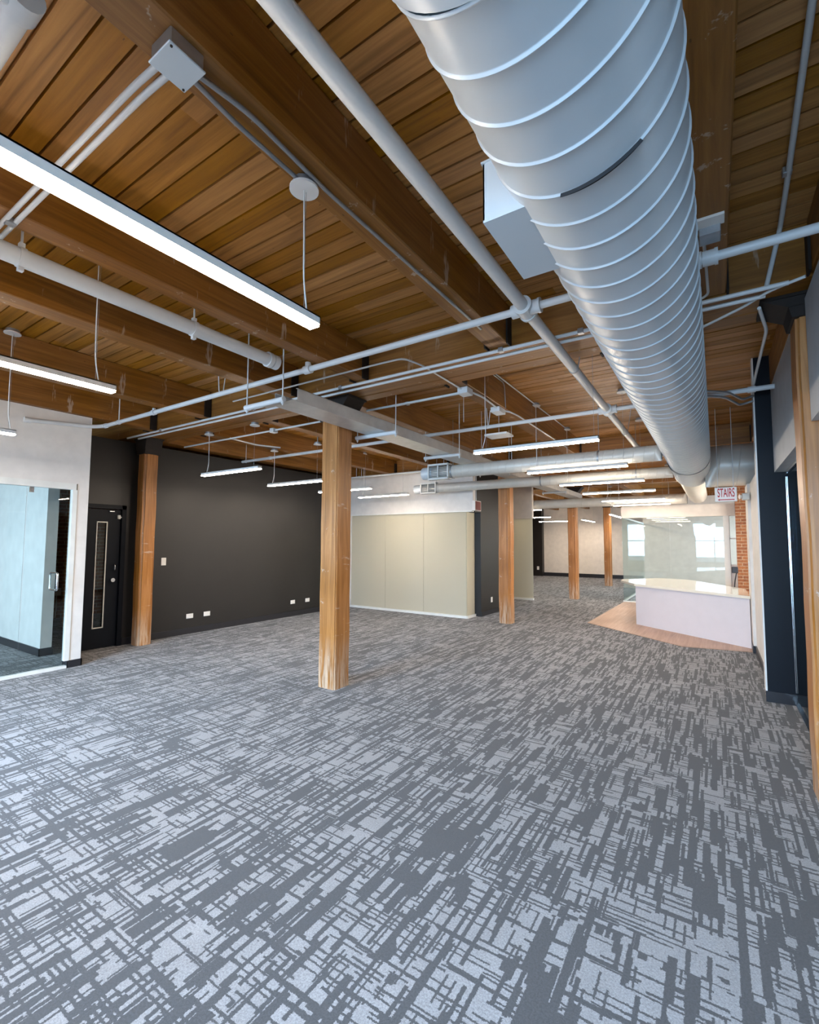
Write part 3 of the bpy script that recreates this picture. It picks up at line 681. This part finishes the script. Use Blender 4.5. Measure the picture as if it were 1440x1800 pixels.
# cross pipe 1
t = thing('sprinkler_pipe', 'white cross pipe spanning the room in front of the girder', 'pipe', (-3, 2.745, ZP))
G().tube([(0.50, 2.745, ZP), (-6.40, 2.745, ZP), (-6.44, 2.62, ZP-0.03), (-6.455, 1.95, ZP-0.09)], 0.0235, 16, 0.05).obj('pipe_body', M['pipe'], t)
g = G()
ring(g, (-2.83, 2.745, ZP), 0, 0.036, 0.07); ring(g, (-2.83, 2.745, ZP+0.035), 2, 0.024, 0.05); ring(g, (0.02, 2.745, ZP), 0, 0.038, 0.06); ring(g, (0.05, 2.745, ZP), 0, 0.042, 0.015); ring(g, (-0.02, 2.745, ZP), 0, 0.042, 0.015)
ring(g, (-5.25, 2.745, ZP), 0, 0.031, 0.05); ring(g, (-5.25, 2.745, ZP+0.03), 2, 0.018, 0.03); ring(g, (-6.38, 2.745, ZP), 0, 0.031, 0.04); ring(g, (-6.455, 1.97, ZP-0.088), 1, 0.031, 0.06)
g.obj('pipe_fitting', M['pipe'], t)
g = G(); rod(g, -6.05, 2.745, ZP+0.02, ZC-0.001, 0.006); ring(g, (-6.05, 2.745, ZP), 0, 0.030, 0.012)
g.tube([(-4.03, 2.70, ZC-0.001), (-4.02, 2.722, ZP+0.02), (-4.02, 2.745, ZP-0.026), (-4.02, 2.768, ZP+0.02), (-4.0, 2.80, ZC-0.001)], 0.005, 6, 0.02)
g.obj('pipe_hanger', M['pipe'], t)
# thick capped pipe
X2, Z2 = -2.935, 2.952
t = thing('drain_pipe', 'thick white capped pipe at the left between two ceiling beams', 'pipe', (X2, 0.5, Z2))
G().cyl((X2, -1.45, Z2), (X2, 2.46, Z2), 0.047, 28).obj('pipe_body', M['pipe'], t)
g = G(); ring(g, (X2, 2.42, Z2), 1, 0.060, 0.035); ring(g, (X2, 2.475, Z2), 1, 0.057, 0.05); g.obj('pipe_cap', M['pipe'], t)
for yy in (0.83, 1.78):
    g = G(); ring(g, (X2, yy, Z2), 1, 0.053, 0.03); g.box(X2-0.014, X2+0.014, yy-0.012, yy+0.012, Z2+0.045, Z2+0.075); g.box(X2-0.014, X2+0.014, yy-0.012, yy+0.012, Z2-0.072, Z2-0.045)
    rod(g, X2, yy, Z2+0.05, ZC-0.001, 0.006); g.obj('pipe_hanger', M['pipe'], t)
# cross pipe 2
t = thing('sprinkler_pipe', 'white cross pipe behind the girder passing above the metal tray', 'pipe', (-3, 5.36, ZP))
G().cyl((-7.15, 5.36, ZP), (0.60, 5.36, ZP), 0.0235, 16).obj('pipe_body', M['pipe'], t)
g = G(); ring(g, (-6.4, 5.36, ZP), 0, 0.03, 0.05); ring(g, (0.33, 5.3602, ZP), 0, 0.03, 0.06); g.obj('pipe_fitting', M['pipe'], t)
g = G()
rod(g, -7.05, 5.36, ZP, ZC-0.001, 0.005); ring(g, (-7.05, 5.36, ZP), 0, 0.030, 0.012)
g.tube([(-2.36, 5.33, ZC-0.001), (-2.34, 5.36, ZP-0.025), (-2.29, 5.38, ZC-0.001)], 0.005, 6, 0.02)
g.obj('pipe_hanger', M['pipe'], t)
# cross pipe 3 (in front of the white bulkhead)
t = thing('sprinkler_pipe', 'white cross pipe along the top of the white bulkhead', 'pipe', (-5, 8.1, 2.97))
G().cyl((-7.2, 8.1, 2.97), (-3.0, 8.1, 2.97), 0.02, 14).obj('pipe_body', M['pipe'], t)
g = G(); rod(g, -6.75, 8.1, 2.97, ZC-0.001); rod(g, -6.6, 8.1, 2.97, ZC-0.001); ring(g, (-6.68, 8.1, 2.97), 0, 0.028, 0.05); g.obj('pipe_hanger', M['pipe'], t)
# elbow in the top left corner
t = thing('sprinkler_pipe', 'thick white pipe with a fitting in the top left corner', 'pipe', (-1.9, 0.40, ZP))
G().cyl((-2.7, 0.405, ZP+0.03), (-1.52, 0.405, ZP+0.03), 0.036, 20).obj('pipe_body', M['pipe'], t)
g = G(); ring(g, (-1.55, 0.405, ZP+0.03), 0, 0.046, 0.07); g.cyl((-1.55, 0.405, ZP+0.03), (-1.55, 0.25, ZP+0.03), 0.038, 18); g.obj('pipe_fitting', M['pipe'], t)

# ------------------------------------------------------------------ sheet metal tray with trapeze hangers
TX0, TX1, TZ = -3.225, -2.94, 2.70
t = thing('metal_tray', 'long galvanised metal tray passing in front of the centre post top', 'tray', ((TX0+TX1)/2, 3, TZ))
for k, (a, b) in enumerate(((2.735, 4.12), (4.12, 6.4), (6.4, 9.6), (9.6, 12.9))):
    g = G(); g.box(TX0, TX1, a+0.002, b, TZ, TZ+0.003); g.box(TX0, TX0+0.003, a+0.002, b, TZ+0.003, TZ+0.115); g.box(TX1-0.003, TX1, a+0.002, b, TZ+0.003, TZ+0.115)
    g.box(TX0, TX0+0.02, a+0.002, b, TZ+0.112, TZ+0.115); g.box(TX1-0.02, TX1, a+0.002, b, TZ+0.112, TZ+0.115)
    g.obj('tray_section', M['tray'], t)
G().box(TX0-0.10, TX1, 2.69, 2.734, TZ, TZ+0.006).obj('tray_lip', M['tray'], t)
for n, (yy, lb) in enumerate(((2.58, 'hanger bar on two rods at the near end of the metal tray'), (4.02, 'hanger bar under the metal tray just behind the centre post'), (5.50, 'hanger bar under the metal tray above the first slim duct'),
        (7.3, 'hanger bar under the metal tray between the slim ducts'), (9.0, 'hanger bar under the tray beyond the slim ducts'), (10.8, 'furthest hanger bar under the metal tray'))):
    h = thing('tray_hanger', lb, 'hanger', (-3.1, yy, TZ-0.03), 'trapeze hangers under the metal tray')
    xa, xb = (-3.42, -2.93) if n == 0 else (-3.36, -2.80)
    G().cyl((xa, yy, TZ-0.024), (xb, yy, TZ-0.024), 0.0225, 14).obj('hanger_bar', M['pipe'], h)
    for xr in (xa+0.02, xb-0.015):
        g = G(); rod(g, xr, yy, TZ-0.075, ZC-0.001, 0.006); g.tube([(xr, yy, TZ-0.062), (xr, yy, TZ-0.048)], 0.013, 6); g.obj('hanger_rod', M['pipe'], h)

# ------------------------------------------------------------------ conduits and boxes
def conduit(name, label, paths, r, m, cat='conduit', boxes=(), straps=(), group=None):
    t = thing(name, label, cat, paths[0][0], group)
    for p in paths: G().tube(p, r, 10, 0.07).obj('conduit_tube', m, t)
    for b in boxes: G().bevbox(*b, 0.003, 1).obj('junction_box', m, t)
    for (x, y, z) in straps:
        G().bevbox(x-0.02, x+0.02, y-0.02, y+0.02, z-r-0.003, z+r+0.006, 0.003, 1).obj('strap', M['steel'], t)
    return t
t = thing('junction_box', 'pale blue grey junction box on the ceiling beam at upper left', 'junction box', (-1.37, 0.745, 3.0))
G().bevbox(-1.425, -1.315, 0.69, 0.80, 2.995, 3.049, 0.004, 1).obj('box_body', M['steel'], t)
G().bevbox(-1.430, -1.310, 0.685, 0.805, 2.988, 2.995, 0.002, 1).obj('box_cover', M['duct'], t, 'flat painted cover plate')
for xx, yy in ((-1.42, 0.795), (-1.32, 0.697)): G().cyl((xx, yy, 2.985), (xx, yy, 2.989), 0.004, 8).obj('screw', M['iron'], t)
conduit('electrical_conduit', 'pair of white conduits running left from the junction box', [[(-1.42, 0.722, 3.02), (-1.6, 0.722, 3.035), (-6.3, 0.722, 3.035)], [(-1.42, 0.757, 3.02), (-1.6, 0.757, 3.035), (-6.3, 0.757, 3.035)]], 0.011, M['pipe'], straps=[(-2.79, 0.74, 3.033)])
conduit('electrical_conduit', 'pair of grey conduits along the beam from junction box to canopy', [[(-1.40, 0.80, 3.03), (-1.425, 1.0, 3.035), (-1.425, 1.30, 3.03)], [(-1.375, 0.80, 3.03), (-1.35, 1.0, 3.035), (-1.375, 1.42, 3.035), (-1.36, 3.0, 3.035)]], 0.009, M['steel'])
conduit('electrical_conduit', 'twin white conduits just in front of the girder', [[(-7.1, 3.35, 3.0), (0.40, 3.35, 3.0)], [(-7.0, 3.455, 3.0), (0.30, 3.455, 3.0)]], 0.0135, M['pipe'], straps=[(-6.2, 3.35, 3.0), (-4.3, 3.35, 3.0), (-3.0, 3.35, 3.0), (-1.35, 3.35, 3.0), (-0.75, 3.35, 3.0)])
conduit('electrical_conduit', 'white conduit behind the girder leading to the left pendants', [[(-7.1, 4.22, 3.02), (-3.6, 4.22, 3.02)], [(-5.9, 4.2, 3.02), (-6.0, 4.75, 3.03), (-5.85, 5.1, 3.03)]], 0.012, M['pipe'], boxes=[(-5.02, -4.94, 4.18, 4.26, 2.985, 3.045)])
conduit('electrical_conduit', 'thin white conduit bending across the girder to the box', [[(-4.35, 3.12, 3.03), (-2.35, 3.12, 3.03), (-2.12, 3.13, 3.03), (-2.07, 3.35, 3.03), (-2.07, 4.10, 3.03)]], 0.008, M['pipe'])
conduit('electrical_conduit', 'twin conduits running from a box behind the girder to the tray', [[(-2.08, 4.13, 3.01), (-3.3, 4.13, 3.01)], [(-2.08, 4.17, 3.02), (-3.0, 4.17, 3.02)]], 0.012, M['pipe'],
        boxes=[(-2.11, -2.0, 4.08, 4.21, 2.985, 3.048)], straps=[(-2.75, 4.15, 3.01)])
conduit('electrical_conduit', 'white conduit stepping along the beam through two small boxes', [[(-2.03, 4.20, 3.03), (-2.0, 4.45, 3.035), (-2.03, 4.9, 3.035)], [(-2.01, 5.05, 3.035), (-1.96, 5.12, 3.03), (-1.955, 5.35, 3.045), (-1.955, 7.6, 3.045)]], 0.010, M['pipe'],
        boxes=[(-2.10, -1.99, 4.88, 5.06, 2.99, 3.048)])
conduit('electrical_conduit', 'thin conduit on the ceiling planks feeding the centre row canopies', [[(-1.955, 3.95, 3.35), (-1.955, 7.6, 3.35)]], 0.008, M['pipe'])
conduit('electrical_conduit', 'thin conduit dropping down the beam side into a small box', [[(-1.965, 4.6, 3.33), (-1.965, 4.97, 3.33), (-1.965, 5.0, 3.05)]], 0.006, M['steel'])
conduit('electrical_conduit', 'long white conduit on the ceiling at the right edge', [[(0.30, -1.45, 3.335), (0.305, 1.0, 3.335), (0.365, 3.0, 3.335), (0.372, 3.37, 3.33), (0.30, 3.39, 3.02)]], 0.013, M['pipe'], straps=[(0.355, 2.85, 3.34)])
conduit('electrical_conduit', 'thin white conduit crossing from the duct to the right post cap', [[(-0.2, 3.88, 3.0), (0.205, 3.54, 3.0), (0.31, 3.40, 3.0), (0.47, 3.32, 3.0)]], 0.009, M['pipe'])
conduit('electrical_conduit', 'white flexible conduit dropping past the grey bulkhead at right', [[(0.28, 3.62, 3.0), (0.345, 4.0, 2.99), (0.345, 5.0, 3.0), (0.35, 5.69, 3.0)]], 0.011, M['pipe'])
conduit('electrical_conduit', 'bundle of sagging grey conduits beside the navy wall top', [[(-0.1, 5.17, 2.92), (0.12, 5.30, 2.90), (0.25, 5.69, 2.90), (0.36, 5.70, 2.93)], [(-0.1, 5.12, 2.95), (0.14, 5.24, 2.93), (0.27, 5.60, 2.93), (0.36, 5.66, 2.97)]], 0.012, M['steel'])
t = thing('electrical_box', 'small grey electrical box on the beam right of the big duct', 'junction box', (0.04, 2.62, 3.03))
G().bevbox(-0.02, 0.07, 2.60, 2.70, 3.0, 3.049, 0.003, 1).obj('box_body', M['steel'], t)
G().bevbox(-0.03, 0.085, 2.53, 2.61, 3.035, 3.049, 0.002, 1).obj('mounting_plate', M['plastic'], t)
G().tube([(0.0, 2.70, 3.02), (0.012, 3.30, 3.02), (-0.06, 3.36, 3.02)], 0.008, 8, 0.05).obj('conduit_tube', M['pipe'], t)
# flat white box beneath cross pipe 2
t = thing('access_point', 'flat white plate hanging under the cross pipe left of the row', 'plate', (-2.2, 5.55, 2.86))
G().bevbox(-2.42, -2.12, 5.42, 5.66, 2.86, 2.885, 0.004, 1).obj('plate_body', M['plastic'], t)
g = G(); rod(g, -2.27, 5.54, 2.885, ZC-0.001, 0.004); g.obj('support_rod', M['pipe'], t)
# loose rods above the tray region
for n, (x, y, z0, lb) in enumerate(((-2.72, 6.0, 2.72, 'thin threaded rod left of the first centre row pendant'), (-2.45, 4.9, 2.93, 'thin threaded rod above the tray behind the girder'), (-2.62, 6.9, 2.68, 'thicker white rod reaching down to the first slim duct'), (-3.55, 6.4, 2.7, 'thin threaded rod left of the tray above the slim duct register'))):
    tag(G().cyl((x, y, z0), (x, y, ZC-0.001), 0.007 if n == 2 else 0.004, 6).obj('threaded_rod', M['pipe']), lb, 'rod', 'threaded rods')
for n, (x, y, r_) in enumerate(((-3.28, 6.2, 0.096), (-1.2, 6.2, 0.096), (-4.6, 8.0, 0.086), (-2.5, 8.0, 0.086), (-1.0, 8.0, 0.086))):
    zc_ = 2.578 if n < 2 else 2.585
    g = G(); g.tube([(x-0.01, y, zc_), (x+0.01, y, zc_)], r_+0.008, 32); rod(g, x, y, zc_+r_, ZC-0.001, 0.004)
    tag(g.obj('duct_hanger', M['steel']), ('ring hanger near the left register of the nearer slim duct', 'ring hanger toward the right end of the nearer slim duct', 'ring hanger by the register of the second slim duct', 'ring hanger midway along the second slim duct', 'ring hanger near the right end of the second slim duct')[n], 'hanger', 'duct ring hangers')

# ------------------------------------------------------------------ signs
def text_obj(name, s, size, m, parent, matrix, ext=0.001, sx=1.0):
    cu = bpy.data.curves.new(name, 'FONT'); cu.body = s; cu.size = size; cu.align_x = 'CENTER'; cu.align_y = 'CENTER'; cu.extrude = ext; cu.offset = 0.0012*size/0.1
    tmp = bpy.data.objects.new('tmp', cu); col.objects.link(tmp)
    dg = bpy.context.evaluated_depsgraph_get(); me = bpy.data.meshes.new_from_object(tmp.evaluated_get(dg))
    bpy.data.objects.remove(tmp); me.transform(Matrix.Diagonal((sx, 1, 1, 1))); me.transform(matrix); me.materials.clear(); me.materials.append(m)
    off = Vector((0, 0, 0)); p = parent
    while p is not None: off += Vector(p.location); p = p.parent
    me.transform(Matrix.Translation(-off))
    o = bpy.data.objects.new(name, me); col.objects.link(o); o.parent = parent; return o
t = thing('stairs_sign', 'white box sign reading STAIRS in red hanging under the wide duct', 'sign', (0.14, 7.62, 2.18))
G().bevbox(0.012, 0.262, 7.60, 7.66, 2.075, 2.272, 0.004, 1).obj('sign_box', M['cream_duct'], t)
G().box(0.017, 0.257, 7.597, 7.5995, 2.08, 2.267).obj('sign_face', M['sign_white'], t)
mtx = Matrix.Translation((0.139, 7.5955, 2.190)) @ Matrix.Rotation(rad(90), 4, 'X')
text_obj('sign_text', 'STAIRS', 0.165, M['red'], t, mtx, sx=0.39)
g = G(); g.box(0.065, 0.232, 7.595, 7.5965, 2.096, 2.108); g.add([(0.065, 7.5955, 2.118), (0.065, 7.5955, 2.086), (0.045, 7.5955, 2.102)], [(0, 1, 2)])
g.obj('sign_arrow', M['red'], t)
g = G(); rod(g, 0.05, 7.63, 2.272, ZC-0.001, 0.004); rod(g, 0.225, 7.63, 2.272, ZC-0.001, 0.004); g.obj('sign_rod', M['pipe'], t)
t = thing('exit_sign', 'small faded red and white box sign hanging beside the black wall', 'sign', (-3.93, 8.40, 2.24))
G().bevbox(-3.965, -3.90, 8.28, 8.56, 2.135, 2.335, 0.004, 1).obj('sign_box', M['sign_white'], t)
G().box(-3.8995, -3.897, 8.30, 8.54, 2.15, 2.32).obj('sign_face', M['pale_red'], t, 'faded red panel')
g = G(); rod(g, -3.93, 8.40, 2.335, ZC-0.001, 0.006); g.obj('sign_rod', M['pipe'], t)

# emergency light by the sign
t = thing('emergency_light', 'small white emergency lamp on the wall edge right of the stairs sign', 'lamp', (0.40, 8.05, 2.16))
G().bevbox(0.33, 0.425, 8.02, 8.09, 2.12, 2.22, 0.01, 2).obj('lamp_body', M['cream_duct'], t)
G().tube([(0.30, 8.04, 2.17), (0.335, 8.05, 2.17)], [0.035, 0.022], 16).obj('lamp_head', M['plastic'], t)

# ------------------------------------------------------------------ wall plates
def plate(y, z, w_, h, label, cat, group, switch=False):
    t = thing('wall_switch' if switch else 'wall_outlet', label, cat, (XB, y, z), group)
    G().bevbox(XB, XB+0.008, y-w_/2, y+w_/2, z-h/2, z+h/2, 0.002, 1).obj('cover_plate', M['plastic'], t)
    if switch: G().bevbox(XB+0.0082, XB+0.013, y-0.017, y+0.017, z-0.034, z+0.034, 0.002, 1).obj('rocker', M['plastic'], t)
    else:
        for s in (-1, 1): G().bevbox(XB+0.0082, XB+0.011, y+s*0.024-0.016, y+s*0.024+0.016, z-0.016, z+0.016, 0.002, 1).obj('socket', M['plastic'], t)
plate(4.05, 1.19, 0.075, 0.118, 'single white light switch on the black wall', 'switch', None, True)
for y, lb in ((4.52, 'low white outlet on the black wall nearest the left post'), (4.83, 'low white outlet on the black wall, second from the left post'), (6.76, 'low white outlet on the black wall, third from the left post'), (7.17, 'low white outlet on the black wall closest to the centre post')):
    plate(y, 0.285, 0.118, 0.075, lb, 'outlet', 'outlets on the black wall')
t = thing('wall_outlet', 'white outlet low on the black wall beside the frosted room', 'outlet', (-4.05, 9.42, 0.30))
G().bevbox(-4.06, -4.052, 9.38, 9.46, 0.24, 0.35, 0.002, 1).obj('cover_plate', M['plastic'], t)
for s in (-1, 1): G().bevbox(-4.0518, -4.049, 9.405, 9.435, 0.295+s*0.024-0.012, 0.295+s*0.024+0.012, 0.002, 1).obj('socket', M['plastic'], t)
t = thing('wall_outlet', 'white outlet on the dark wall at the far end', 'outlet', (-6.95, 21.54, 0.35))
G().bevbox(-7.0, -6.9, 21.53, 21.55, 0.28, 0.44, 0.003, 1).obj('cover_plate', M['plastic'], t)
t = thing('wall_box', 'white surface box with cables on the brick seen through the glass door', 'junction box', (-10.8, 4.0, 0.5))
G().bevbox(-10.85, -10.79, 3.87, 3.99, 0.44, 0.58, 0.004, 1).obj('box_body', M['plastic'], t)
g = G(); g.tube([(-10.82, 3.99, 0.52), (-10.82, 5.2, 0.52)], 0.014, 8); g.obj('conduit_tube', M['plastic'], t)
g = G(); g.tube([(-10.81, 3.92, 0.44), (-10.80, 3.92, 0.2), (-10.78, 3.90, 0.02)], 0.012, 8, 0.05); g.obj('cable', M['plastic'], t)
t = thing('wall_switch', 'white switch plate on the white wall edge above the counter', 'switch', (0.40, 8.1, 1.2))
G().bevbox(0.383, 0.394, 8.2, 8.3, 1.10, 1.26, 0.002, 1).obj('cover_plate', M['plastic'], t)

# ------------------------------------------------------------------ counter
t = thing('counter', 'white counter island with pale stone top on the laminate floor', 'counter', (-0.4, 9.2, 0))
A, B = Vector((-1.283, 9.684)), Vector((0.384, 8.39))
d = (B-A).normalized(); nrm = Vector((-d.y, d.x))
def q(p, k): return (p.x+nrm.x*k, p.y+nrm.y*k)
G().prism([tuple(A), tuple(B), (0.384, 9.0), q(A+d*0.9, 0.75), q(A, 0.75)], 0.008, 0.714).obj('counter_base', M['panel'], t)
Af, Bf = A-d*0.03, B
G().prism([(-1.66, 10.47), (-1.30, 9.66), (0.392, 8.352), (0.392, 9.65), (-0.51, 11.5), (-1.08, 11.6), (-1.66, 10.78)], 0.7145, 0.755).obj('countertop', M['quartz'], t, 'cream polished stone top')
# chairs seen past the counter
t = thing('office_chair', 'dark chair back seen by the narrow window past the counter', 'chair', (0.33, 12.7, 0))
G().bevbox(0.28, 0.40, 12.70, 12.74, 0.86, 1.0, 0.012, 2).obj('headrest', M['dark_plastic'], t)
G().tube([(0.37, 12.72, 0.88), (0.335, 12.72, 0.70), (0.31, 12.70, 0.45)], 0.012, 8, 0.05).obj('backrest_frame', M['dark_plastic'], t)
G().bevbox(0.20, 0.40, 12.45, 12.72, 0.42, 0.46, 0.012, 2).obj('seat', M['dark_plastic'], t)
G().cyl((0.30, 12.58, 0.05), (0.30, 12.58, 0.42), 0.02, 10).obj('chair_stem', M['chrome'], t)
g = G()
for k in range(5):
    a = k*2*math.pi/5; g.tube([(0.30, 12.58, 0.06), (0.30+0.09*math.cos(a), 12.58+0.22*math.sin(a), 0.025)], 0.012, 8)
g.obj('chair_base', M['dark_plastic'], t)
